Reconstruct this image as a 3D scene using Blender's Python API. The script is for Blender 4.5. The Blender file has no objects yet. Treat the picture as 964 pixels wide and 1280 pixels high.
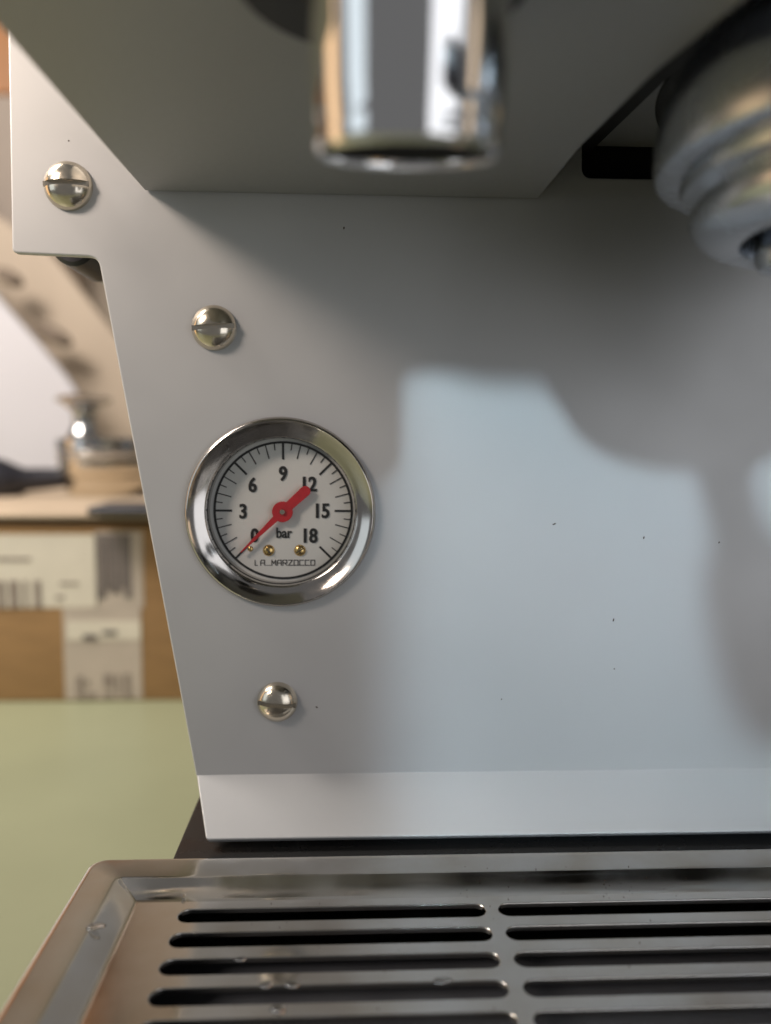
import bpy, bmesh, math, random
from mathutils import Vector, Matrix
random.seed(7)
scn = bpy.context.scene
COL = scn.collection
R = math.radians

# ------------------------------------------------------------------ camera
H = 0.16                                  # lens height above the counter
F = 1000.0                                # focal length in photo pixels (964 x 1280)
cam_d = bpy.data.cameras.new('camera'); cam = bpy.data.objects.new('camera', cam_d); COL.objects.link(cam)
cam_d.sensor_fit = 'VERTICAL'; cam_d.sensor_height = 36.0; cam_d.sensor_width = 36.0
cam_d.lens = 36.0 * F / 1280.0
cY = Vector((-0.045, 0.090, -1.0)).normalized()
cZ = Vector((0.007, 1.0, 0.0)); cZ.z = (cY.x * cZ.x + cY.y * cZ.y) / -cY.z; cZ.normalize()
cX = cY.cross(cZ)
M3 = Matrix((cX, cY, cZ))                 # columns of transpose = world axes seen from the camera
cam.matrix_world = Matrix.Translation((0, 0, H)) @ M3.to_4x4()
cam_d.clip_start = 0.005; cam_d.clip_end = 60
cam_d.dof.use_dof = True; cam_d.dof.focus_distance = 0.168; cam_d.dof.aperture_fstop = 7.8
scn.camera = cam

def ray(px, py):
    return M3 @ Vector(((px - 482.0) / F, (640.0 - py) / F, -1.0))
def at_y(px, py, y):
    d = ray(px, py); t = y / d.y
    return Vector((d.x * t, y, H + d.z * t))
def at_z(px, py, z):
    d = ray(px, py); t = (z - H) / d.z
    return Vector((d.x * t, d.y * t, z))

# ------------------------------------------------------------------ world and lamps
w = bpy.data.worlds.new('World'); scn.world = w; w.use_nodes = True
bg = w.node_tree.nodes['Background']
bg.inputs[0].default_value = (0.155, 0.156, 0.160, 1); bg.inputs[1].default_value = 1.0
scn.view_settings.view_transform = 'Standard'; scn.view_settings.look = 'None'
scn.view_settings.exposure = 0.0; scn.view_settings.gamma = 1.0
scn.cycles.use_denoising = True
scn.cycles.max_bounces = 8; scn.cycles.caustics_reflective = False
scn.cycles.sample_clamp_indirect = 4.0

def area(name, loc, target, sx, sy, power, color, spread=180):
    l = bpy.data.lights.new(name, 'AREA'); l.shape = 'RECTANGLE'; l.size = sx; l.size_y = sy
    l.energy = power; l.color = color; l.spread = R(spread)
    o = bpy.data.objects.new(name, l); COL.objects.link(o)
    o.location = loc
    o.rotation_euler = (Vector(target) - Vector(loc)).to_track_quat('-Z', 'Y').to_euler()
    return o
PY = 0.175                                # depth of the front panel
# added collimated lamp for window daylight; its edges stand in for the phone's shadow
el, az = R(22.5), R(2.8)
bd = Vector((math.sin(az) * math.cos(el), -math.cos(az) * math.cos(el), math.sin(el)))
bw, bh = 0.34, 0.20
bt = Vector((0.0100 + bw / 2, PY, H - 0.093 + bh / 2 / math.cos(el)))
area('cropped_beam', bt + bd * 0.34, bt, bw, bh, 0.092, (0.68, 0.87, 1.0), 4.5)
# windows of the room
area('window_left', (-1.05, -0.42, H + 0.29), (0, PY, H), 0.50, 0.75, 1.15, (0.80, 0.92, 1.0))
area('window_right', (0.66, -0.75, H + 0.08), (0, PY, H), 0.66, 0.85, 2.5, (0.93, 0.95, 1.0))
# warm room lamp, upper left
area('warm_lamp', (-0.28, -0.04, H + 0.225), (-0.105, PY, H + 0.105), 0.09, 0.09, 0.120, (1.0, 0.83, 0.70), 52)
# added fill lamp, brightens the wall and counter in the background
area('background_fill', (-0.55, 0.21, H + 0.62), (-0.35, 1.0, 0.16), 0.35, 0.35, 11.0, (1.0, 0.92, 0.84))
area('orange_fill_left', (-0.95, 0.26, H + 0.12), (0, 0.2, H), 0.30, 0.70, 0.9, (1.0, 0.62, 0.30))  # added lamp; puts the orange reflection on the spout's left side
area('orange_fill_right', (0.85, -0.18, H + 0.25), (0, PY, H), 0.12, 0.55, 0.22, (1.0, 0.74, 0.48))  # added for an orange band on the spout's right and a warm group highlight

# ------------------------------------------------------------------ materials
def mat(name, col, rough=0.5, metal=0.0, coat=0.0, noise=0.0, nscale=200, bump=0.0, bscale=800, stretch=(1, 1, 1), rnoise=0.0, spec=0.5, emit=None, col2=None):
    m = bpy.data.materials.new(name); m.use_nodes = True
    nt = m.node_tree; N = nt.nodes; L = nt.links; b = N['Principled BSDF']
    b.inputs['Base Color'].default_value = (*col, 1); b.inputs['Roughness'].default_value = rough
    b.inputs['Metallic'].default_value = metal; b.inputs['Coat Weight'].default_value = coat
    b.inputs['Specular IOR Level'].default_value = spec
    tc = N.new('ShaderNodeTexCoord'); mp = N.new('ShaderNodeMapping'); mp.inputs['Scale'].default_value = stretch
    L.new(tc.outputs['Object'], mp.inputs['Vector'])
    if noise or col2:
        n = N.new('ShaderNodeTexNoise'); n.inputs['Scale'].default_value = nscale; n.inputs['Detail'].default_value = 6
        L.new(mp.outputs[0], n.inputs['Vector'])
        r = N.new('ShaderNodeValToRGB')
        c2 = col2 if col2 else tuple(c * (1 - noise) for c in col)
        r.color_ramp.elements[0].position = 0.35; r.color_ramp.elements[0].color = (*c2, 1)
        r.color_ramp.elements[1].position = 0.65; r.color_ramp.elements[1].color = (*col, 1)
        L.new(n.outputs['Fac'], r.inputs['Fac']); L.new(r.outputs[0], b.inputs['Base Color'])
    if rnoise:
        n = N.new('ShaderNodeTexNoise'); n.inputs['Scale'].default_value = nscale; n.inputs['Detail'].default_value = 8
        L.new(mp.outputs[0], n.inputs['Vector'])
        r = N.new('ShaderNodeMapRange'); r.inputs[1].default_value = 0.3; r.inputs[2].default_value = 0.7
        r.inputs[3].default_value = rough; r.inputs[4].default_value = rough + rnoise
        L.new(n.outputs['Fac'], r.inputs[0]); L.new(r.outputs[0], b.inputs['Roughness'])
    if bump:
        n = N.new('ShaderNodeTexNoise'); n.inputs['Scale'].default_value = bscale; n.inputs['Detail'].default_value = 4
        L.new(mp.outputs[0], n.inputs['Vector'])
        bp = N.new('ShaderNodeBump'); bp.inputs['Strength'].default_value = bump; bp.inputs['Distance'].default_value = 0.0002
        L.new(n.outputs['Fac'], bp.inputs['Height']); L.new(bp.outputs[0], b.inputs['Normal'])
    return m

M = {}
M['panel'] = mat('silver_paint', (0.60, 0.60, 0.60), 0.38, 0.25, rnoise=0.10, nscale=45, noise=0.02, bump=0.04, bscale=2500)
M['body'] = mat('shaded_silver_paint', (0.42, 0.42, 0.43), 0.45, 0.2, noise=0.04, nscale=900, bump=0.1, bscale=3000)  # panel's silver paint darkened; underside shade is put into the colour
M['steel'] = mat('polished_steel', (0.62, 0.60, 0.57), 0.05, 1.0, rnoise=0.09, nscale=90, bump=0.03, bscale=400, noise=0.06)
M['chrome'] = mat('chrome', (0.80, 0.79, 0.78), 0.05, 1.0, rnoise=0.05, nscale=200)
M['nickel'] = mat('nickel_plate', (0.68, 0.61, 0.50), 0.14, 1.0, rnoise=0.12, nscale=500, bump=0.06, bscale=900)
M['bezel'] = mat('bezel_steel', (0.50, 0.47, 0.44), 0.09, 1.0, rnoise=0.08, nscale=300)
M['cast'] = mat('satin_cast_metal', (0.50, 0.53, 0.57), 0.19, 1.0, rnoise=0.12, nscale=150, bump=0.04, bscale=600)
M['brass'] = mat('brass', (0.72, 0.50, 0.20), 0.22, 1.0)
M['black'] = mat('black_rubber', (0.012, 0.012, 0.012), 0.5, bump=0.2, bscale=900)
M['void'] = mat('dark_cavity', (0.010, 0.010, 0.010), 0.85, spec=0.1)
M['darkmetal'] = mat('dark_base_metal', (0.09, 0.083, 0.075), 0.35, 0.6, rnoise=0.15, nscale=120)
M['dial'] = mat('dial_white', (0.82, 0.81, 0.78), 0.6, noise=0.05, nscale=120)
M['print'] = mat('dial_black_print', (0.015, 0.015, 0.015), 0.6, noise=0.2, nscale=900)
M['logo'] = mat('dial_brown_print', (0.06, 0.05, 0.05), 0.6)
M['red'] = mat('needle_red', (0.62, 0.025, 0.035), 0.45, noise=0.15, nscale=600)
M['counter'] = mat('green_worktop', (0.365, 0.385, 0.245), 0.38, noise=0.07, nscale=14, bump=0.05, bscale=300)
M['card'] = mat('cardboard', (0.40, 0.235, 0.105), 0.85, noise=0.14, nscale=40, stretch=(1, 1, 6), bump=0.4, bscale=300)
M['cardtop'] = mat('cardboard_light', (0.60, 0.47, 0.34), 0.85, noise=0.12, nscale=30, bump=0.3, bscale=300)
M['paper'] = mat('label_paper', (0.76, 0.70, 0.59), 0.7, noise=0.05, nscale=60)
M['tape'] = mat('printed_tape', (0.56, 0.48, 0.41), 0.45, noise=0.1, nscale=50)
M['ink'] = mat('faded_ink', (0.20, 0.17, 0.16), 0.7, noise=0.3, nscale=150)
M['ink2'] = mat('faded_light_ink', (0.34, 0.28, 0.24), 0.7, noise=0.3, nscale=150)
M['wall'] = mat('tan_wall', (0.62, 0.52, 0.42), 0.9, noise=0.25, nscale=3)
M['white'] = mat('white_board', (0.66, 0.64, 0.68), 0.6, noise=0.03, nscale=9)
M['greywood'] = mat('grey_wood', (0.52, 0.43, 0.36), 0.6, noise=0.2, nscale=8)
M['basemetal'] = mat('black_base_paint', (0.030, 0.030, 0.030), 0.22, 0.3, rnoise=0.12, nscale=120)
M['wood'] = mat('tan_wood', (0.57, 0.46, 0.35), 0.6, noise=0.10, nscale=12, stretch=(1, 1, 0.2))
M['brownwood'] = mat('brown_wood', (0.26, 0.20, 0.15), 0.6, noise=0.3, nscale=30)
M['orange'] = mat('orange_wood', (0.62, 0.26, 0.08), 0.5, noise=0.25, nscale=10, stretch=(4, 4, 0.5))
M['plastic'] = mat('black_plastic', (0.022, 0.022, 0.03), 0.4, bump=0.1, bscale=500)
M['crumb'] = mat('coffee_crumb', (0.05, 0.028, 0.015), 0.8)
M['mirror'] = mat('tamper_steel', (0.62, 0.62, 0.62), 0.15, 1.0)

def glass_mat():
    m = bpy.data.materials.new('gauge_glass'); m.use_nodes = True
    nt = m.node_tree; N = nt.nodes; L = nt.links; N.remove(N['Principled BSDF'])
    out = N['Material Output']
    t = N.new('ShaderNodeBsdfTransparent'); t.inputs[0].default_value = (0.95, 0.95, 0.94, 1)
    g = N.new('ShaderNodeBsdfGlossy'); g.inputs['Roughness'].default_value = 0.03
    fr = N.new('ShaderNodeFresnel'); fr.inputs[0].default_value = 1.45
    mx = N.new('ShaderNodeMixShader'); L.new(fr.outputs[0], mx.inputs[0]); L.new(t.outputs[0], mx.inputs[1]); L.new(g.outputs[0], mx.inputs[2])
    L.new(mx.outputs[0], out.inputs[0]); return m
M['glass'] = glass_mat()
M['basin'] = mat('wet_basin', (0.045, 0.045, 0.05), 0.3, rnoise=0.3, nscale=90)
M['traysteel'] = mat('water_marked_steel', (0.76, 0.75, 0.73), 0.05, 1.0, rnoise=0.20, nscale=55, bump=0.04, bscale=150, col2=(0.62, 0.57, 0.50))
def water_mat():
    m = bpy.data.materials.new('water'); m.use_nodes = True
    b = m.node_tree.nodes['Principled BSDF']; b.inputs['Roughness'].default_value = 0.02
    b.inputs['IOR'].default_value = 1.33; b.inputs['Transmission Weight'].default_value = 1.0
    return m
M['water'] = water_mat()

# ------------------------------------------------------------------ helpers
def wloc(o):
    v = Vector(o.location)
    while o.parent: o = o.parent; v += Vector(o.location)
    return v
def thing(name, label, cat, loc, group=None):
    o = bpy.data.objects.new(name, None); COL.objects.link(o); o.location = loc; o.empty_display_size = 0.01
    o['label'] = label; o['category'] = cat
    if group: o['group'] = group
    return o
def tag(o, label=None, cat=None, group=None, kind=None):
    for k, v in (('label', label), ('category', cat), ('group', group), ('kind', kind)):
        if v: o[k] = v
    return o
def finish(name, me, m, parent=None, origin=None, smooth=35):
    """world-space mesh -> object whose origin sits at its own centre"""
    vs = me.vertices
    if origin is None:
        lo = Vector([min(v.co[i] for v in vs) for i in range(3)]); hi = Vector([max(v.co[i] for v in vs) for i in range(3)])
        origin = (lo + hi) / 2
    origin = Vector(origin)
    me.transform(Matrix.Translation(-origin))
    if smooth is not None:
        for p in me.polygons: p.use_smooth = True
        if name in ('upper_housing', 'grate', 'needle'):
            for p in me.polygons:
                if max(abs(c) for c in p.normal) > 0.9999: p.use_smooth = False
        me.set_sharp_from_angle(angle=R(smooth))
    me.materials.clear(); me.materials.append(M[m] if isinstance(m, str) else m)
    o = bpy.data.objects.new(name, me); COL.objects.link(o)
    if parent: o.parent = parent; o.location = origin - wloc(parent)
    else: o.location = origin
    return o
def obj(name, bm, m, parent=None, origin=None, smooth=35):
    bmesh.ops.recalc_face_normals(bm, faces=bm.faces)
    me = bpy.data.meshes.new(name); bm.to_mesh(me); bm.free()
    return finish(name, me, m, parent, origin, smooth)
def box(bm, lo, hi, bev=0.0):
    lo, hi = Vector(lo), Vector(hi)
    r = bmesh.ops.create_cube(bm, size=1.0, matrix=Matrix.Translation((lo + hi) / 2) @ Matrix.Diagonal((*(hi - lo), 1)))
    if bev:
        es = list({e for v in r['verts'] for e in v.link_edges})
        bmesh.ops.bevel(bm, geom=es, offset=bev, segments=3, affect='EDGES', profile=0.5)
    return bm
def lathe(bm, prof, mtx, n=64, closed_start=False, closed_end=False):
    """prof: (r, h) along local z"""
    rings = []
    for r, h in prof:
        if r < 1e-7: rings.append([bm.verts.new(mtx @ Vector((0, 0, h)))])
        else: rings.append([bm.verts.new(mtx @ Vector((r * math.cos(2 * math.pi * k / n), r * math.sin(2 * math.pi * k / n), h))) for k in range(n)])
    for a, b in zip(rings, rings[1:]):
        for k in range(n):
            k2 = (k + 1) % n
            if len(a) == 1 and len(b) == 1: continue
            if len(a) == 1: bm.faces.new((a[0], b[k], b[k2]))
            elif len(b) == 1: bm.faces.new((a[k], b[0], a[k2]))
            else: bm.faces.new((a[k], b[k], b[k2], a[k2]))
    return bm
def round_poly(pts, radii, seg=8):
    """2D polygon with rounded corners"""
    out = []; n = len(pts)
    for i in range(n):
        p = Vector(pts[i]); a = Vector(pts[i - 1]); b = Vector(pts[(i + 1) % n]); r = radii[i] if isinstance(radii, (list, tuple)) else radii
        if r <= 0: out.append(tuple(p)); continue
        da = (a - p).normalized(); db = (b - p).normalized()
        ang = da.angle(db); t = r / math.tan(ang / 2); t = min(t, (a - p).length * 0.49, (b - p).length * 0.49)
        s = p + da * t; e = p + db * t
        for k in range(seg + 1):
            u = k / seg
            out.append(tuple(s * (1 - u) ** 2 + p * 2 * u * (1 - u) + e * u ** 2))
    return out
def plate(loops, thick, bev=0.0, res=3):
    """filled 2D outlines (first outer, then holes) in local xy, z from -thick/2 to thick/2; returns mesh"""
    cu = bpy.data.curves.new('outline', 'CURVE'); cu.dimensions = '2D'; cu.fill_mode = 'BOTH'
    for lp in loops:
        sp = cu.splines.new('POLY'); sp.points.add(len(lp) - 1); sp.use_cyclic_u = True
        for q, p in zip(sp.points, lp): q.co = (p[0], p[1], 0, 1)
    cu.extrude = thick / 2 - bev; cu.bevel_depth = bev; cu.bevel_resolution = res; cu.offset = -bev
    o = bpy.data.objects.new('outline', cu); COL.objects.link(o)
    bpy.context.view_layer.update()
    me = bpy.data.meshes.new_from_object(o.evaluated_get(bpy.context.evaluated_depsgraph_get()))
    bpy.data.objects.remove(o); bpy.data.curves.remove(cu)
    return me
XZ = Matrix(((1, 0, 0, 0), (0, 0, 1, 0), (0, 1, 0, 0), (0, 0, 0, 1)))     # local x,y -> world x,z ; local z -> +y
def face_m(c):                                                             # local z points out of the panel (-y)
    return Matrix.Translation(c) @ Matrix(((1, 0, 0, 0), (0, 0, -1, 0), (0, 1, 0, 0), (0, 0, 0, 1)))
def boolean(oa, ob, op='DIFFERENCE'):
    md = oa.modifiers.new('b', 'BOOLEAN'); md.object = ob; md.operation = op; md.solver = 'EXACT'
    bpy.context.view_layer.update()
    me = bpy.data.meshes.new_from_object(oa.evaluated_get(bpy.context.evaluated_depsgraph_get()))
    oa.modifiers.clear(); oa.data = me; bpy.data.objects.remove(ob)
    for p in me.polygons: p.use_smooth = True
    me.set_sharp_from_angle(angle=R(35))
    return oa
def circle(cx, cy, r, n=48): return [(cx + r * math.cos(2 * math.pi * k / n), cy + r * math.sin(2 * math.pi * k / n)) for k in range(n)]

# ------------------------------------------------------------------ setting
bm = bmesh.new(); box(bm, (-3, -0.22, -0.03), (3, 1.5, 0)); tag(obj('worktop', bm, 'counter', smooth=None), kind='structure')
bm = bmesh.new(); box(bm, (-3, 1.5, -0.03), (3, 1.54, 3)); tag(obj('back_wall', bm, 'wall', smooth=None), kind='structure')

# ------------------------------------------------------------------ espresso machine
def z(rel): return H + rel
mach = thing('espresso_machine', 'silver espresso machine with pressure gauge, dome screws and overhanging body', 'espresso machine', (0.1, 0.25, 0))
# front panel: outline in panel plane coordinates (x, s), s = height, folded forward below the bend
def P(px, py): v = at_y(px, py, PY); return (v.x, v.z)
zb = P(560, 969)[1]                         # bend line
foldang = R(42)
low = at_y(258, 1053, 0.166)
slen = (zb - low.z) / math.cos(foldang) * 1.0
pl = [P(4, -260), P(15, 316), P(122.5, 321), P(245, 970)]
pl.append((low.x, zb - slen)); pl += [(0.27, zb - slen), (0.27, P(964, 222)[1]), P(728, 222), P(728, -260)]
rad = [0, 0.0012, 0.0026, 0.02, 0.0012, 0, 0, 0.0022, 0]
out = round_poly(pl, rad)
gc = at_y(351.4, 640.5, PY)
me = plate([out, circle(gc.x, gc.z, 0.0190, 64)], 0.0020, 0.0004)
me.transform(XZ)
bm = bmesh.new(); bm.from_mesh(me)
for k in range(7):
    s = zb + 0.0008 - k * 0.00015
    bmesh.ops.bisect_plane(bm, geom=bm.verts[:] + bm.edges[:] + bm.faces[:], plane_co=(0, 0, s), plane_no=(0, 0, 1), dist=1e-7)
for v in bm.verts:                          # fold
    if v.co.z < zb + 0.0008:
        d = zb + 0.0008 - v.co.z; L = 0.0009
        t = min(d, L); n = 12; yy = 0; zz = 0; st = t / n
        for i in range(n):
            a = foldang * ((i + 0.5) * st / L); yy -= math.sin(a) * st; zz -= math.cos(a) * st
        a = foldang * t / L
        if d > L: yy -= math.sin(a) * (d - L); zz -= math.cos(a) * (d - L)
        y0 = v.co.y
        v.co.z = zb + 0.0008 + zz + y0 * -math.sin(a) * 1.0; v.co.y = yy + y0 * math.cos(a)
for v in bm.verts: v.co.y += PY + 0.001
bmesh.ops.remove_doubles(bm, verts=bm.verts, dist=1e-6)
panel = obj('front_panel', bm, 'panel', mach, smooth=None)
# dust specks stuck on the panel
bm = bmesh.new()
for px, py, ln, a in ((693, 655, 0.9, 0.4), (899, 678, 0.5, 1.2), (767, 775, 0.8, 1.4), (805, 672, 0.7, 1.3), (430, 285, 0.6, 1.4), (396, 884, 0.6, -0.6), (768, 836, 0.3, 0), (86, 176, 0.35, 0), (627, 874, 0.3, 0)):
    p = at_y(px, py, PY)
    bmesh.ops.create_icosphere(bm, subdivisions=2, radius=0.5, matrix=Matrix.Translation(p) @ Matrix.Rotation(-a, 4, 'Y') @ Matrix.Diagonal((ln * 0.001, 0.0002, 0.00032, 1)))
tag(obj('dust_speck', bm, 'crumb', panel), kind='stuff')

# body behind the panel
b0 = [(pl[0][0] + 0.004, z(0.26)), (pl[1][0] + 0.004, pl[1][1] + 0.003), (pl[2][0] + 0.009, pl[2][1] + 0.003), (pl[3][0] + 0.006, pl[3][1]), (pl[3][0] + 0.009, z(-0.0850)), (0.27, z(-0.0850)), (0.27, z(0.26))]
me = plate([b0], 0.30); me.transform(Matrix.Translation((0, PY + 0.012 + 0.15, 0)) @ XZ); finish('body_shell', me, 'body', mach, smooth=None)
# opening behind the panel cut-out
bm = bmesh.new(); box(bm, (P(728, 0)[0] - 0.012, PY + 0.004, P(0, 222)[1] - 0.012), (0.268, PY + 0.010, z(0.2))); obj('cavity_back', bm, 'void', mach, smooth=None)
# round bushing peeking out below the notch
c = at_y(108, 316, PY + 0.022)
bm = bmesh.new(); lathe(bm, [(0, -0.010), (0.0042, -0.010), (0.005, -0.009), (0.005, 0.009), (0.0042, 0.010), (0, 0.010)], face_m(c), 40); obj('side_bushing', bm, 'plastic', mach)

# upper housing (left block), its underside seen from below
hz = at_z(175, 232, z(0.0557)).z
def U(px, py): v = at_z(px, py, hz); return (v.x, v.y)
hb = P(0, 236)[1]
hz = hb
p_l = U(175, 232); p_r = U(682, 238)
p_lf = U(0, 35); p_r1 = U(728, 183); p_r2 = U(934, 0)
yf = 0.0845
dl = (p_lf[0] - p_l[0]) / (p_lf[1] - p_l[1])
hp = [(p_l[0], PY - 0.0006), (p_r[0], PY - 0.0006), (p_r1[0], p_r1[1]), (U(820, 92)[0], U(820, 92)[1]), (p_r2[0] + 0.0, p_r2[1]), (p_r2[0] + 0.002, yf), (p_l[0] + dl * (yf - PY), yf)]
me = plate([round_poly(hp, [0.0, 0.0006, 0.02, 0.03, 0.004, 0.003, 0.003])], 0.14, 0.0006)
me.transform(Matrix.Translation((0, 0, hz + 0.07)))
finish('upper_housing', me, 'body', mach)
# round grommet hole beside the spout
hcx, hcy = 0.0035, 0.0935
bm = bmesh.new(); lathe(bm, [(0.0, -0.0010), (0.0165, -0.0010), (0.0172, -0.0002), (0.0172, 0.001)], Matrix.Translation((hcx, hcy, hz)), 64); obj('grommet', bm, 'black', mach)
# chromed spout hanging from the housing, open at the bottom
sp_c = at_z(508, 197, z(0.0322)); sp_c = Vector((sp_c.x, 0.0895, z(0.0318)))
sx = at_y(509, 197, 0.0895); sp_c.x = sx.x; sp_c.z = sx.z
tilt = Matrix.Rotation(R(10.5), 4, 'X')
Rr = 0.01025
sp_m = Matrix.Translation(sp_c) @ tilt
bm = bmesh.new(); lathe(bm, [(Rr * 0.89, 0.016), (Rr * 0.89, 0.0012), (Rr * 0.90, 0.0003), (Rr * 0.95, 0.0), (Rr * 0.975, 0.0005), (Rr * 0.985, 0.0016), (Rr * 0.97, 0.0022), (Rr * 0.985, 0.0030), (Rr * 1.0, 0.006), (Rr * 1.03, 0.034)], sp_m, 96)
spout = obj('spout', bm, 'chrome', mach)
bm = bmesh.new(); lathe(bm, [(0, 0.0010), (Rr * 0.89, 0.0010)], sp_m, 48); obj('bore', bm, 'void', spout)

# right hand underside carrying the group head
Z2 = z(0.0640)
q = [(0.030, PY + 0.003), (0.24, PY + 0.003), (0.24, 0.05), (0.030, 0.05)]
me = plate([q], 0.10); me.transform(Matrix.Translation((0, 0, Z2 + 0.05))); finish('group_housing', me, 'body', mach, smooth=None)
gx, gy = 0.0808, 0.114
G = Matrix.Translation((gx, gy, z(0.0)))
prof = [(0.0305, 0.0392), (0.0345, 0.0392), (0.0356, 0.0398), (0.0361, 0.0410), (0.0361, 0.0445), (0.0357, 0.0470), (0.0350, 0.0500), (0.0337, 0.0533), (0.0310, 0.0577), (0.0262, 0.0612), (0.0240, 0.0640)]
bm = bmesh.new(); lathe(bm, [(0.0, 0.0405), (0.0300, 0.0405), (0.0305, 0.0392)] + prof[1:], G, 128)
head = obj('group_head', bm, 'cast', mach)
bm = bmesh.new(); lathe(bm, [(0.0, 0.0632), (0.0495, 0.0632), (0.0505, 0.0636), (0.0508, 0.0642)], Matrix.Translation((0.1062, 0.1406, z(0))), 128); obj('gasket_fill_disc', bm, 'black', mach)  # gasket ring as a full black disc, filling the gap around the head
def U2(px, py): v = at_z(px, py, Z2 - 0.0006); return (v.x, v.y)
me = plate([[U2(700, 186), U2(738, 187), U2(830, 98), U2(868, 66), U2(960, 0), (0.075, 0.052), (0.034, 0.052)]], 0.0010); me.transform(Matrix.Translation((0, 0, Z2 - 0.0006))); finish('shadow_gap_strip', me, 'black', mach, smooth=None)  # black strip in place of the shadow gap beside the housing edge

# dome screws
def dome_screw(px, py, r, rot, src=None):
    c = at_y(px, py, PY)
    if src is not None:
        o = src.copy(); COL.objects.link(o)
        s = r / 0.005
        o.scale = (s, s, s)
    else:
        n = []; hh = 0.0034
        for k in range(13):
            a = R(90) * k / 12; n.append((0.005 * math.sin(a) ** 0.92, hh * math.cos(a)))
        n.append((0.005, -0.0003))
        bm = bmesh.new(); lathe(bm, n + [(0, -0.0003)], face_m(Vector((0, 0, 0))), 96)
        o = obj('dome_screw', bm, 'nickel', None, (0, 0, 0))
        bm = bmesh.new(); box(bm, (-0.0051, -0.006, -0.00052), (0.0051, -0.0016, 0.00052)); k_ = obj('cut', bm, 'nickel', None, (0, 0, 0), None)
        boolean(o, k_)
    o.parent = mach; o.location = c - wloc(mach); o.rotation_euler = (0, R(rot), 0)
    return o
s0 = dome_screw(86, 233, 0.0050, -1); s0['label'] = 'slotted dome screw in the upper left lobe of the panel'
s1 = dome_screw(268, 410, 0.0048, -4, s0); s1['label'] = 'slotted dome screw above the pressure gauge'
s2 = dome_screw(347, 877, 0.0045, 5, s0); s2['label'] = 'slotted dome screw below the pressure gauge'
for s_, (px, py), r_ in ((s0, (86, 233), .005), (s1, (268, 410), .0048), (s2, (347, 877), .0045)):
    c_ = at_y(px, py, PY)
    bm = bmesh.new(); box(bm, (-r_ * .93, -0.0018, -0.00054), (r_ * .93, -0.00135, 0.00054))
    bmesh.ops.transform(bm, matrix=Matrix.Translation(c_), verts=bm.verts); sl = obj('slot_floor', bm, 'nickel', s_, smooth=None)
    sl.location = Vector(sl.location) / s_.scale[0]; sl.scale = (1 / s_.scale[0],) * 3

# ------------------------------------------------------------------ pressure gauge
gauge = bpy.data.objects.new('pressure_gauge', None); COL.objects.link(gauge); gauge.parent = mach; gauge.location = gc - wloc(mach)
gauge.empty_display_size = 0.01; gauge['label'] = 'round bar pressure gauge with steel bezel and red needle'
G0 = face_m(gc)
def ell(r, h): return (r, h)
bm = bmesh.new()
lathe(bm, [(0.0188, -0.004), (0.0188, 0.0), (0.0206, 0.0001), (0.02075, 0.0006), (0.0206, 0.0013), (0.0202, 0.00175), (0.0200, 0.00182), (0.01975, 0.0016), (0.0193, 0.00125), (0.0187, 0.00085), (0.0180, 0.00045), (0.0173, 0.00012), (0.0167, -0.0001), (0.01645, -0.00025), (0.01635, -0.0006), (0.0162, -0.0015), (0.0161, -0.0050)], G0, 160)
obj('bezel', bm, 'bezel', gauge, smooth=50)
DH = -0.0044                                  # dial depth below the panel face
dc = Vector((gc.x + 0.0001, PY - DH, gc.z + 0.0002))
dc_px = at_y(354.4, 638.4, PY - DH); dc = dc_px
D0 = face_m(dc)
bm = bmesh.new(); lathe(bm, [(0.0175, 0.0), (0.0, 0.0)], face_m(Vector((gc.x, PY - DH, gc.z))), 128); obj('dial_plate', bm, 'dial', gauge)
bm = bmesh.new(); lathe(bm, [(0.0163, 0), (0, 0)], face_m(Vector((gc.x, PY + 0.0013, gc.z))), 96); obj('gauge_glass', bm, 'glass', gauge)
def dial_poly(bm, pts, h=0.00005, t=0.00008):
    m = D0 @ Matrix.Translation((0, 0, h))
    top = [bm.verts.new(m @ Vector((x, y, t))) for x, y in pts]; bot = [bm.verts.new(m @ Vector((x, y, 0))) for x, y in pts]
    bm.faces.new(top); n = len(pts)
    for i in range(n): bm.faces.new((top[i], bot[i], bot[(i + 1) % n], top[(i + 1) % n]))
S = (PY - DH) * 1.004 / F                       # metres per photo pixel on the dial
rc = 85.0 * S
bm = bmesh.new(); lathe(bm, [(rc - 1.6 * S, 0.0), (rc - 1.6 * S, 0.00012), (rc + 1.2 * S, 0.00012), (rc + 1.2 * S, 0.0)], D0, 160); obj('scale_ring', bm, 'print', gauge)
def tick(bm, ang, ln, wd):
    a = R(ang); d = Vector((math.cos(a), math.sin(a))); n = Vector((-d.y, d.x))
    p0 = d * (rc - ln * S); p1 = d * rc
    dial_poly(bm, [p0 - n * wd * S / 2, p1 - n * wd * S / 2, p1 + n * wd * S / 2, p0 + n * wd * S / 2])
for k in range(37):
    bm = bmesh.new(); a = 225 - 7.5 * k
    if k % 6 == 0: tick(bm, a, 21.5, 2.6)
    elif k % 2 == 0: tick(bm, a, 18.5, 1.25)
    else: tick(bm, a, 9.5, 1.2)
    obj('tick_mark', bm, 'print', gauge, smooth=None)
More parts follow.
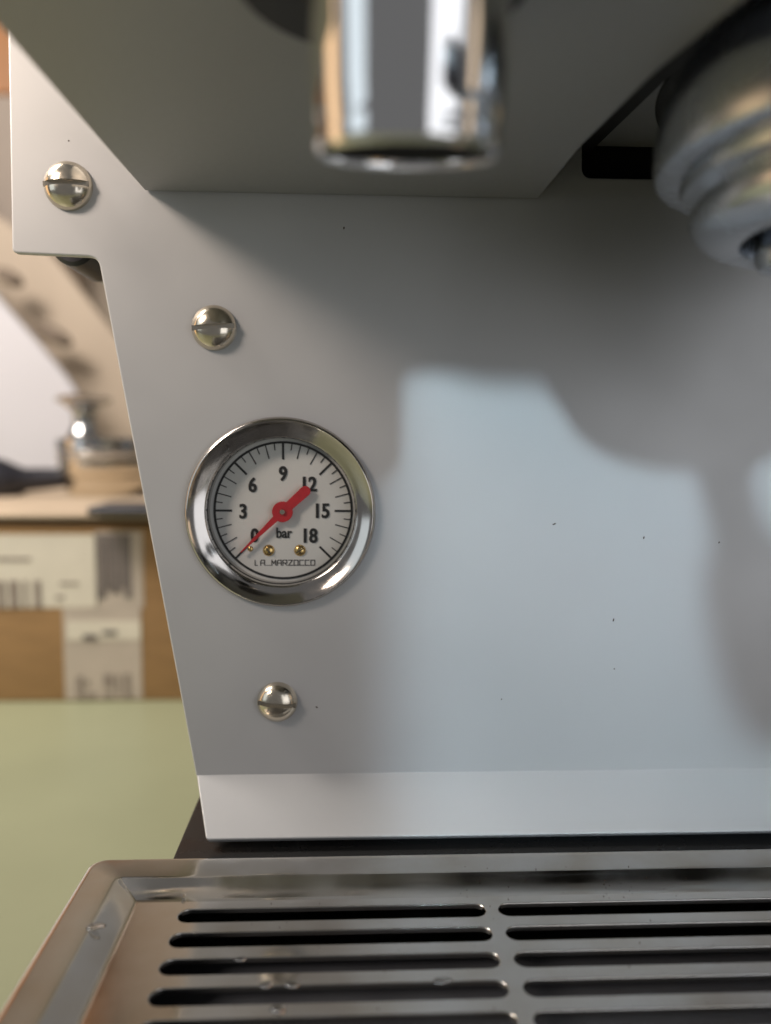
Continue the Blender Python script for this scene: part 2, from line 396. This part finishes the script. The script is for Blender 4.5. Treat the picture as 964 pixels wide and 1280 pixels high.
def text(s, cx, cy, hpx, sx, name, m='print', off=0.0):
    cu = bpy.data.curves.new('t', 'FONT'); cu.body = s; cu.size = 1.0; cu.extrude = 0.02; cu.offset = off; cu.align_x = 'LEFT'
    o = bpy.data.objects.new('t', cu); COL.objects.link(o); bpy.context.view_layer.update()
    me = bpy.data.meshes.new_from_object(o.evaluated_get(bpy.context.evaluated_depsgraph_get()))
    bpy.data.objects.remove(o); bpy.data.curves.remove(cu)
    xs = [v.co.x for v in me.vertices]; ys = [v.co.y for v in me.vertices]
    hh = max(ys) - min(ys); k = hpx * S / hh
    mx, my = (max(xs) + min(xs)) / 2, (max(ys) + min(ys)) / 2
    c = at_y(cx, cy, PY - DH)
    me.transform(face_m(c) @ Matrix.Translation((0, 0, 0.00005)) @ Matrix.Diagonal((k * sx, k, 0.003, 1)) @ Matrix.Translation((-mx, -my, 0.02)))
    bb = bmesh.new(); bb.from_mesh(me)
    ds = 0.2 if name == 'unit_mark' else 0.45
    for sh_, dy_ in ((-ds, 0.0), (ds, 0.00002)):
        m2 = me.copy(); m2.transform(Matrix.Translation((sh_ * S, -dy_, 0)))
        if dy_: bb.from_mesh(m2)
        else: bb.clear(); bb.from_mesh(m2)
    bb.to_mesh(me); bb.free()
    return finish(name, me, m, gauge, smooth=None)
for s_, x_, y_, h_, sx_ in (('0', 318.5, 669, 17.5, .80), ('3', 304, 639, 18.5, .82), ('6', 316, 606, 18.5, .82), ('9', 354, 592, 18.5, .82), ('12', 387.5, 605, 18.5, .82), ('15', 403.5, 638.5, 18.5, .82), ('18', 388.5, 669.5, 18.5, .82)):
    text(s_, x_, y_, h_, sx_, 'numeral', off=0.020)
text('bar', 355.5, 666, 13.2, .80, 'unit_mark', off=0.012)
# maker's mark in angular strokes
GL = {'L': [[(0, 1), (0, 0), (.6, 0)]], 'A': [[(0, 0), (0, .75), (.25, 1), (1, 1), (1, 0)], [(0, .45), (1, .45)]],
      'M': [[(0, 0), (0, 1), (.5, .35), (1, 1), (1, 0)]], 'R': [[(0, 0), (0, 1), (1, 1), (1, .45), (0, .45)], [(.45, .45), (1, 0)]],
      'Z': [[(0, 1), (1, 1), (0, 0), (1.1, 0)]], 'O': [[(0, 0), (0, 1), (1, 1), (1, 0), (0, 0)]],
      'C': [[(1, 1), (0, 1), (0, 0), (1, 0)]]}
bm = bmesh.new(); x0, y0, cw, ch, gp = 319.0, 706.5, 4.7, 6.4, 2.1
word = 'LA MARZOCCO'; step = (393.5 - x0 + gp) / len(word)
def seg(bm, a, b, wd):
    a = at_y(a[0], a[1], PY - DH); b = at_y(b[0], b[1], PY - DH); d = (b - a).normalized(); n = Vector((-d.z, 0, d.x)) * wd * S / 2; e = d * wd * S * 0.4
    y = PY - DH - 0.0001
    vs = [bm.verts.new((v.x, y, v.z)) for v in (a - e - n, b + e - n, b + e + n, a - e + n)]
    bm.faces.new(vs)
for i, chh in enumerate(word):
    if chh == ' ':
        continue
    for st in GL[chh]:
        for a, b in zip(st, st[1:]):
            seg(bm, (x0 + i * step + a[0] * (step - gp), y0 - a[1] * ch), (x0 + i * step + b[0] * (step - gp), y0 - b[1] * ch), 1.05)
seg(bm, (x0 + step * 1.9, y0), (x0 + 2.95 * step, y0), .6)
for i in (3, 4, 5, 6, 7, 8, 9): seg(bm, (x0 + i * step + (step - gp), y0), (x0 + (i + 1) * step, y0), .6)
obj('maker_mark', bm, 'logo', gauge, smooth=None)
# brass dial screws, stop pin
for x_, y_, r_ in ((336, 688, 7.3), (375, 688, 7.3), (313, 686, 3.6)):
    c = at_y(x_, y_, PY - DH); rr = r_ * S
    bm = bmesh.new(); lathe(bm, [(0, rr * .55), (rr * .3, rr * .52), (rr * .62, rr * .42), (rr * .86, rr * .24), (rr, 0)], face_m(c), 32)
    o = obj('dial_screw' if r_ > 5 else 'stop_pin', bm, 'brass', gauge)
    if r_ > 5:
        bm = bmesh.new(); box(bm, (c.x - rr * .75, c.y - rr * .56, c.z - rr * .1), (c.x + rr * .75, c.y - rr * .50, c.z + rr * .1))
        bmesh.ops.rotate(bm, verts=bm.verts, cent=c, matrix=Matrix.Rotation(R(50 if x_ < 350 else -30), 3, 'Y'))
        obj('slot_floor', bm, 'darkmetal', gauge, smooth=None)
# needle
NH = 0.0013
c = at_y(353.2, 639.8, PY - DH - NH)
tip = at_y(301, 690.5, PY - DH - NH); tail = at_y(385, 611, PY - DH - NH)
def n2(p): return Vector((p.x - c.x, p.z - c.z))
dt = n2(tip).normalized(); nt_ = Vector((-dt.y, dt.x)); da_ = n2(tail).normalized(); na = Vector((-da_.y, da_.x))
lt, la = n2(tip).length, n2(tail).length
pts = []
pts += [tuple(dt * (lt) + nt_ * 0.7 * S), tuple(dt * (12.5 * S) + nt_ * 4.2 * S)]
pts = [tuple(dt * lt - nt_ * .6 * S), tuple(dt * 12 * S - nt_ * 4.0 * S)]
a0 = math.atan2(*(dt * 12 * S - nt_ * 4 * S).yx); a1 = math.atan2(*(da_ * 11 * S + na * 6 * S).yx)
def arc(a0, a1, r, n=12, ccw=True):
    while a1 < a0: a1 += 2 * math.pi
    return [(r * math.cos(a0 + (a1 - a0) * k / n), r * math.sin(a0 + (a1 - a0) * k / n)) for k in range(n + 1)]
hubr = 12.8 * S
angT = math.atan2(dt.y, dt.x); angA = math.atan2(da_.y, da_.x)
wt, wa = 0.32, 0.47
loop = [tuple(dt * lt - nt_ * .7 * S)] + [tuple(dt * lt + nt_ * .7 * S)][:0]
loop = [tuple(dt * lt + nt_ * -0.7 * S), tuple(dt * lt + nt_ * 0.7 * S)]
loop = [loop[0]] + arc(angT + wt - 0 if False else angT - wt, angT - wt, hubr, 1)[:1]
# go counter-clockwise: tip -> hub side -> tail -> hub side -> tip
loop = [tuple(dt * lt + nt_ * 0.7 * S)]
loop += arc(angT + wt, angA - wa, hubr, 14)
loop += [tuple(da_ * (la - 4.5 * S) - na * 6.6 * S)] + [tuple(da_ * (la - 4.5 * S) + (da_ * math.cos(t) + na * math.sin(t)) * 6.6 * S) for t in [R(-80 + 160 * k / 10) for k in range(11)]] + [tuple(da_ * (la - 4.5 * S) + na * 6.6 * S)]
loop += arc(angA + wa, angT - wt, hubr, 14)
loop += [tuple(dt * lt - nt_ * 0.7 * S)]
me = plate([loop], 0.00045, 0.00008, 2); me.transform(face_m(c)); needle = finish('needle', me, 'red', gauge)
bm = bmesh.new(); lathe(bm, [(0, 0.00075), (3.0 * S, 0.0007), (3.9 * S, 0.0004), (4.1 * S, 0.0002), (4.1 * S, -0.001)], face_m(c), 32); obj('needle_hub', bm, 'nickel', gauge)

# ------------------------------------------------------------------ base of the machine
ZT = z(-0.0872)
bl = at_z(215, 1069, ZT)
bm = bmesh.new(); box(bm, (bl.x, 0.1635, 0.012), (0.27, 0.42, ZT - 0.0012), 0.0003); obj('base', bm, 'basemetal', mach)
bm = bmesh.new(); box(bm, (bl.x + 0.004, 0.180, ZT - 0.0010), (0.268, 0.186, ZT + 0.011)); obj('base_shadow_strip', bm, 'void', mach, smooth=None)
for px_ in (372, 600):
    p = at_y(px_, 1062, 0.178)
    bm = bmesh.new(); box(bm, (p.x - 0.0010, 0.1765, ZT - 0.0011), (p.x + 0.0010, 0.1795, ZT + 0.009), 0.0002); obj('support_rib', bm, 'cast', mach)
for x_ in (bl.x + 0.025, 0.24):
    for y_ in (0.19, 0.39):
        bm = bmesh.new(); lathe(bm, [(0, 0), (0.016, 0), (0.018, 0.002), (0.018, 0.013), (0, 0.013)], Matrix.Translation((x_, y_, 0)), 40); obj('foot', bm, 'black', mach)

# ------------------------------------------------------------------ drip tray
tl = at_z(113, 1074, ZT); tl2 = at_z(-6, 1284, ZT)
X0 = (tl.x + tl2.x) / 2 - 0.0002; Y1 = 0.1620; X1 = 0.235; Y0 = -0.005
tray = thing('drip_tray', 'polished steel drip tray with slotted grate in front of the silver machine', 'drip tray', ((X0 + X1) / 2, (Y0 + Y1) / 2, 0.0))
def rr(inset, r, zz, n=10):
    x0, x1, y0, y1 = X0 + inset, X1 - inset, Y0 + inset, Y1 - inset
    o = []
    for (cx, cy, a0) in ((x1 - r, y1 - r, 0), (x0 + r, y1 - r, 90), (x0 + r, y0 + r, 180), (x1 - r, y0 + r, 270)):
        for k in range(n + 1):
            a = R(a0 + 90 * k / n); o.append((cx + r * math.cos(a), cy + r * math.sin(a), zz))
    return o
def loops_mesh(bm, loops, cap_last=False):
    rings = [[bm.verts.new(p) for p in lp] for lp in loops]
    for a, b in zip(rings, rings[1:]):
        n = len(a)
        for k in range(n): bm.faces.new((a[k], a[(k + 1) % n], b[(k + 1) % n], b[k]))
    if cap_last: bm.faces.new(rings[-1])
FL = 0.0072                                      # flange width
ZG = ZT - 0.0026                                 # grate level
bm = bmesh.new()
loops_mesh(bm, [rr(0.0012, 0.0030, ZT - 0.030), rr(0.0002, 0.0034, ZT - 0.004), rr(0.0, 0.0035, ZT - 0.0007), rr(0.0002, 0.0034, ZT - 0.0002), rr(0.0006, 0.0032, ZT - 0.0000), rr(0.0011, 0.0030, ZT - 0.0001), rr(FL - 0.0006, 0.0014, ZT - 0.0002), rr(FL, 0.0009, ZT - 0.0004), rr(FL + 0.0005, 0.0008, ZT - 0.0008), rr(FL + 0.0040, 0.0005, ZG + 0.0002), rr(FL + 0.0046, 0.0005, ZG), rr(FL + 0.0052, 0.0005, ZG)])
obj('rim', bm, 'traysteel', tray, smooth=40)
bm = bmesh.new(); loops_mesh(bm, [rr(0.0012, 0.004, ZT - 0.030), rr(0.0050, 0.004, 0.004), rr(0.007, 0.004, 0.002)], True); obj('basin', bm, 'darkmetal', tray)
gl = round_poly([(X0 + FL + .005, Y0 + FL + .005), (X1 - FL - .005, Y0 + FL + .005), (X1 - FL - .005, Y1 - FL - .005), (X0 + FL + .005, Y1 - FL - .005)], 0.0005)
def slot(x0, x1, yc, wd, n=8):
    r = wd / 2
    return [(x0 + r + r * math.cos(R(90 + 180 * k / n)), yc + r * math.sin(R(90 + 180 * k / n))) for k in range(n + 1)] + [(x1 - r + r * math.cos(R(-90 + 180 * k / n)), yc + r * math.sin(R(-90 + 180 * k / n))) for k in range(n + 1)]
ys0 = at_z(228, 1146, ZG).y; ys3 = at_z(193, 1248, ZG).y; pitch = (ys0 - ys3) / 3
xa = at_z(222, 1148, ZG).x; xb = at_z(608, 1141, ZG).x; xc_ = at_z(624, 1141, ZG).x; wdx = xb - xa; gapx = xc_ - xb
holes = []
k = 0
while ys0 - k * pitch > Y0 + FL + 0.009:
    for j in range(4):
        a = xa + j * (wdx + gapx); b = min(a + wdx, X1 - FL - 0.008)
        if b - a > 0.01: holes.append(slot(a, b, ys0 - k * pitch, 0.0042))
    k += 1
me = plate([gl] + holes, 0.0010, 0.00018, 2); me.transform(Matrix.Translation((0, 0, ZG - 0.0003)))
grate = finish('grate', me, 'traysteel', tray, smooth=40)
bm = bmesh.new(); box(bm, (X0 + 0.014, Y0 + 0.014, ZG - 0.014), (X1 - 0.014, Y1 - 0.013, ZG - 0.012)); obj('basin_floor', bm, 'basin', tray, smooth=None)

# water drops and coffee grounds lying on the tray
def drop(px, py, zz, rx, ry, label, m='water', cat='water drop', name='water_drop', grp='water drops on the drip tray'):
    p = at_z(px, py, zz); bm = bmesh.new()
    bmesh.ops.create_icosphere(bm, subdivisions=4, radius=1.0)
    for v in bm.verts:
        if v.co.z < 0: v.co.z *= 0.05
        a = math.atan2(v.co.y, v.co.x); k_ = 1 + 0.10 * math.sin(2 * a + px) + 0.07 * math.sin(3 * a + py)
        v.co.x *= rx * k_; v.co.y *= ry * k_; v.co.z *= min(rx, ry) * 0.42
    bmesh.ops.translate(bm, verts=bm.verts, vec=p)
    o = obj(name, bm, m); tag(o, label, cat, grp); return o
zs = ZG + 0.00028
drop(333, 1231, zs, 0.0011, 0.0009, 'left water drop of the close pair between the third and fourth left slots')
drop(366, 1231, zs, 0.0012, 0.0009, 'right water drop of the close pair between the third and fourth left slots')
drop(301, 1199, zs, 0.0011, 0.0006, 'flat water drop between the second and third left slots')
drop(553, 1226, zs, 0.0016, 0.0008, 'long water drop near the right ends of the left slots')
drop(243, 1166, zs, 0.0003, 0.00025, 'tiny water drop between the left ends of the first two slots')
drop(120, 1158, ZT - 0.0002, 0.0016, 0.0012, 'flat dull water drop on the left flange of the tray')
drop(229, 1119, ZG + 0.0009, 0.0004, 0.0004, 'tiny water drop on the back slope near the tray corner')
drop(348, 1262, zs, 0.0012, 0.0010, 'water drop in front of the fourth left slot')
bm = bmesh.new()
for _ in range(26):
    px = random.uniform(560, 900); py = random.uniform(1085, 1120); p = at_z(px, py, ZG + 0.0018)
    bmesh.ops.create_icosphere(bm, subdivisions=1, radius=random.uniform(0.00006, 0.00016), matrix=Matrix.Translation((p.x, p.y, ZT - 0.0001 if p.y > Y1 - FL else ZG + 0.0015)))
for _ in range(60):
    p = at_z(random.uniform(200, 960), random.uniform(1130, 1280), ZG); bmesh.ops.create_icosphere(bm, subdivisions=1, radius=random.uniform(0.00005, 0.00012), matrix=Matrix.Translation((p.x, p.y, ZG + 0.0003)))
tag(obj('coffee_grounds', bm, 'crumb'), 'fine coffee specks scattered over the steel drip tray', 'coffee grounds', kind='stuff')

# ------------------------------------------------------------------ portafilter locked in the group head
pf = thing('portafilter', 'satin metal portafilter locked into the group head at the top right', 'portafilter', (gx, gy, z(0.030)))
bm = bmesh.new()
lathe(bm, [(0.0305, 0.0400), (0.0318, 0.0396), (0.0322, 0.0384), (0.0318, 0.0372), (0.0302, 0.0366), (0.0296, 0.0360), (0.0298, 0.0352), (0.0306, 0.0345), (0.0306, 0.0330), (0.0300, 0.0318), (0.0288, 0.0306), (0.0272, 0.0298), (0.0245, 0.0294), (0.0232, 0.0297), (0.0228, 0.0310), (0.0228, 0.0360)], G, 128)
obj('basket_ring', bm, 'cast', pf)
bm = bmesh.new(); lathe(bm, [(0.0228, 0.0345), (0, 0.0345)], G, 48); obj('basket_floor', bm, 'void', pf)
bm = bmesh.new()
spx = at_y(975, 320, 0.118).x
Gs = Matrix.Translation((0.0712, 0.124, z(0)))
lathe(bm, [(0, 0.0345), (0.0078, 0.0345), (0.0080, 0.0300), (0.0080, 0.0285), (0.0072, 0.0270), (0.0050, 0.0264), (0, 0.0264)], Gs, 48)
obj('boss', bm, 'cast', pf)
bm = bmesh.new(); lathe(bm, [(0, 0), (0.0055, 0), (0.0058, 0.018), (0.0062, 0.022), (0.0052, 0.022), (0.0045, 0.016), (0, 0.016)], Matrix.Translation((0.0735, 0.122, z(0.0285))) @ Matrix.Rotation(R(118), 4, 'Y'), 40); obj('spout', bm, 'cast', pf)
HR = Matrix.Translation((gx, gy, z(0.0365))) @ Matrix.Rotation(R(10), 4, 'Z')
bm = bmesh.new(); box(bm, (-0.006, -0.094, -0.0025), (0.006, -0.0285, 0.0025), 0.001); bmesh.ops.transform(bm, matrix=HR, verts=bm.verts); obj('neck', bm, 'cast', pf)
bm = bmesh.new(); lathe(bm, [(0, 0), (0.009, 0), (0.0115, 0.01), (0.0130, 0.05), (0.0120, 0.08), (0.006, 0.092), (0, 0.094)], HR @ Matrix.Translation((0, -0.092, 0)) @ Matrix.Rotation(R(90), 4, 'X'), 40); obj('handle', bm, 'plastic', pf)

# ------------------------------------------------------------------ background: cardboard box
BY = 0.484
tf = at_y(100, 656, BY); zt = tf.z
bx = thing('cardboard_box', 'brown cardboard parcel box with white labels and printed tape on the green worktop', 'cardboard box', (-0.25, BY + 0.16, 0))
xl, xr, yb = -0.42, -0.06, 0.80
bm = bmesh.new(); box(bm, (xl, BY, 0.0), (xr, yb, zt), 0.0015); obj('carton', bm, 'card', bx)
def bp(px, py, d=0.0): return at_y(px, py, BY - d)
def sticker(name, px0, py0, px1, py1, m, d, lab=None, t=0.0004, parent=None):
    a, b = bp(px0, py1, d), bp(px1, py0, d); bm = bmesh.new(); box(bm, (a.x, BY - d - t, max(a.z, 0.0005)), (b.x, BY - d, b.z)); o = obj(name, bm, m, parent or bx, smooth=None)
    if lab: o['label'] = lab
    return o
lb = sticker('shipping_label', -180, 668, 121, 760, 'paper', 0.0, 'wide white shipping label along the top of the box')
for x0_, x1_ in ((-60, -50), (-44, -40), (-35, -20), (-14, -8), (-3, 6), (12, 23), (30, 34), (43, 51)): sticker('barcode_bar', x0_, 726, x1_, 760, 'ink2', 0.0004, parent=lb)
for x0_, y0_, x1_, y1_ in ((-90, 697, 38, 701), (-90, 684, -10, 687), (75, 728, 98, 731), (70, 745, 80, 749)): sticker('text_line', x0_, y0_, x1_, y1_, 'ink2', 0.0004, parent=lb)
tp = sticker('tape_strip', 82, 760, 176, 874, 'tape', 0.0, 'vertical strip of printed tape down the box front')
t2 = sticker('side_label', 121, 664, 178, 760, 'tape', 0.0, 'narrow printed label beside the white label')
for x0_, x1_, yy in ((124, 131, 748), (134, 138, 738), (141, 149, 742), (152, 155, 735), (157, 163, 748)): sticker('barcode_bar', x0_, 668, x1_, yy, 'ink', 0.0004, parent=t2)
sticker('patch', 84, 776, 176, 800, 'paper', 0.0004, parent=tp)
for x0_, y0_, x1_, y1_ in ((104, 793, 122, 800), (128, 788, 146, 794)): sticker('text_line', x0_, y0_, x1_, y1_, 'ink', 0.0008, parent=tp)
for x0_, y0_, x1_, y1_ in ((96, 845, 104, 873), (108, 850, 112, 858), (108, 866, 120, 872), (130, 843, 141, 860), (131, 866, 140, 872), (146, 844, 150, 870), (156, 842, 163, 872)): sticker('text_line', x0_, y0_, x1_, y1_, 'ink2', 0.0004, parent=tp)
# loose flat sheet of cardboard resting on the box
zl = zt + 0.004
bm = bmesh.new(); box(bm, (xl - 0.02, BY + 0.006, zt + 0.0006), (xr + 0.02, BY + 0.012, zl - 0.0002)); 
sh = thing('cardboard_sheet', 'flat pale cardboard sheet lying on top of the parcel box', 'cardboard sheet', (-0.25, BY + 0.16, zt))
obj('fold', bm, 'brownwood', sh, smooth=None)
bm = bmesh.new(); box(bm, (xl - 0.03, BY - 0.004, zl), (xr + 0.05, yb - 0.02, zl + 0.003), 0.001); obj('sheet', bm, 'cardtop', sh)
# dark folded cable/strip at its right hand edge
bm = bmesh.new(); a = at_z(128, 640, zl + 0.003)
box(bm, (a.x, a.y - 0.03, zl + 0.0032), (a.x + 0.12, a.y + 0.012, zl + 0.0085), 0.002); st = obj('black_strap', bm, 'plastic'); tag(st, 'flat black strap lying on the cardboard sheet beside the panel edge', 'strap')
ZS = zl + 0.003
# portafilter with tamper
fy = 0.64
fc = at_y(134, 600, fy); fx = fc.x
FM = Matrix.Translation((fx, fy, ZS))
k_ = fy / F
zB = at_y(134, 622, fy).z - ZS
def hz_(py): return at_y(134, py, fy).z - ZS
pf2 = thing('portafilter', 'blurred portafilter with black handle lying on the cardboard box', 'portafilter', (fx, fy, ZS))
rb = 0.0345
bm = bmesh.new(); lathe(bm, [(0, 0.0), (rb * .80, 0.0), (rb * .86, 0.003), (rb * .88, hz_(606)), (rb * .90, hz_(596)), (rb, hz_(592)), (rb * 1.03, hz_(585)), (rb * 1.03, hz_(577)), (rb * .96, hz_(575)), (rb * .9, hz_(575)), (rb * .88, hz_(585)), (0, hz_(585))], FM, 64); obj('basket', bm, 'nickel', pf2)
hx = at_y(80, 596, fy); hk = at_y(8, 600, fy - 0.01)
dv = (hk - hx).normalized(); q_ = dv.to_track_quat('Z', 'Y').to_matrix().to_4x4()
hm = Matrix.Translation(hx + Vector((0.012, 0, 0))) @ q_; L_ = (hk - hx).length + 0.012
bm = bmesh.new(); lathe(bm, [(0, 0), (0.0070, 0.0), (0.0075, 0.012), (0.0085, L_ * .5), (0.0090, L_ * .72), (0.0125, L_ * .86), (0.0170, L_), (0.0185, L_ + .012), (0.0170, L_ + .03), (0.010, L_ + .045), (0, L_ + .048)], hm, 40); obj('handle', bm, 'plastic', pf2)
ty = fy; tm = thing('tamper', 'small steel tamper with flared mirror knob standing in the portafilter on the box', 'tamper', (fx, fy, ZS + hz_(575)))
tx = at_y(126, 560, fy).x; TM = Matrix.Translation((tx, fy, ZS))
bm = bmesh.new(); lathe(bm, [(0, hz_(585)), (rb * .86, hz_(585)), (rb * .90, hz_(578)), (rb * .96, hz_(572)), (rb * .97, hz_(566)), (rb * .93, hz_(563)), (rb * .97, hz_(560)), (rb * .97, hz_(550)), (rb * .90, hz_(547)), (rb * .50, hz_(545)), (0, hz_(544))], TM, 64); obj('tamper_base', bm, 'mirror', tm)
tx2 = at_y(107, 520, fy).x; TM2 = Matrix.Translation((tx2, fy - 0.004, ZS))
bm = bmesh.new(); lathe(bm, [(0.0, hz_(548)), (0.0145, hz_(547)), (0.0120, hz_(542)), (0.0088, hz_(533)), (0.0080, hz_(524)), (0.0095, hz_(514)), (0.0150, hz_(507)), (0.0205, hz_(503)), (0.0215, hz_(500)), (0.0195, hz_(497)), (0.0100, hz_(494)), (0, hz_(493))], TM2, 64); obj('knob', bm, 'mirror', tm)

# things far behind, all out of focus
wy = 1.05
def slab(name, pts, y, t, m, **kw):
    me = plate([[(at_y(a, b, y).x, max(at_y(a, b, y).z, 0.002)) for a, b in pts]], t, 0.001); me.transform(Matrix.Translation((0, y + t / 2, 0)) @ XZ)
    o = finish(name, me, m, smooth=None); tag(o, **kw); return o
slab('white_board', [(-420, 150), (-60, 292), (0, 375), (40, 420), (82, 470), (112, 515), (125, 1500), (-420, 1500)], 0.98, 0.012, 'white', label='large white board with a slanting edge standing behind the box', cat='board')
r_ = slab('wooden_rail', [(-260, 20), (-40, 245), (60, 312), (210, 500), (225, 640), (120, 640), (112, 540), (-80, 300), (-300, 120)], 1.10, 0.03, 'wood', label='slanting tan wooden rail along the edge of the white board', cat='rail')
for cx_, cy_, a_, b_ in ((12, 347, 18, 9), (66, 418, 26, 10)):
    p = at_y(cx_, cy_, 1.04); bm = bmesh.new()
    bmesh.ops.create_uvsphere(bm, u_segments=24, v_segments=12, radius=1.0, matrix=Matrix.Translation(p) @ Matrix.Rotation(R(28), 4, 'Y') @ Matrix.Diagonal((a_ * 1.04 / F, 0.012, b_ * 1.04 / F, 1)))
    hgl = finish('handhold', (lambda m_: (bm.to_mesh(m_), bm.free(), m_)[2])(bpy.data.meshes.new('handhold')), 'brownwood', r_)
bm = bmesh.new(); a = at_y(-1400, -250, 1.3); b = at_y(60, 118, 1.3)
cb = thing('wooden_cabinet', 'orange wooden cabinet far behind the upper left corner of the machine', 'cabinet', ((a.x + b.x) / 2, 1.45, 0))
box(bm, (a.x, 1.30, b.z), (b.x, 1.495, a.z + 0.05), 0.003); obj('upper_body', bm, 'orange', cb)
bm = bmesh.new(); box(bm, (a.x + .005, 1.305, 0.0), (b.x - .005, 1.494, b.z - 0.001)); obj('lower_body', bm, 'greywood', cb, smooth=None)
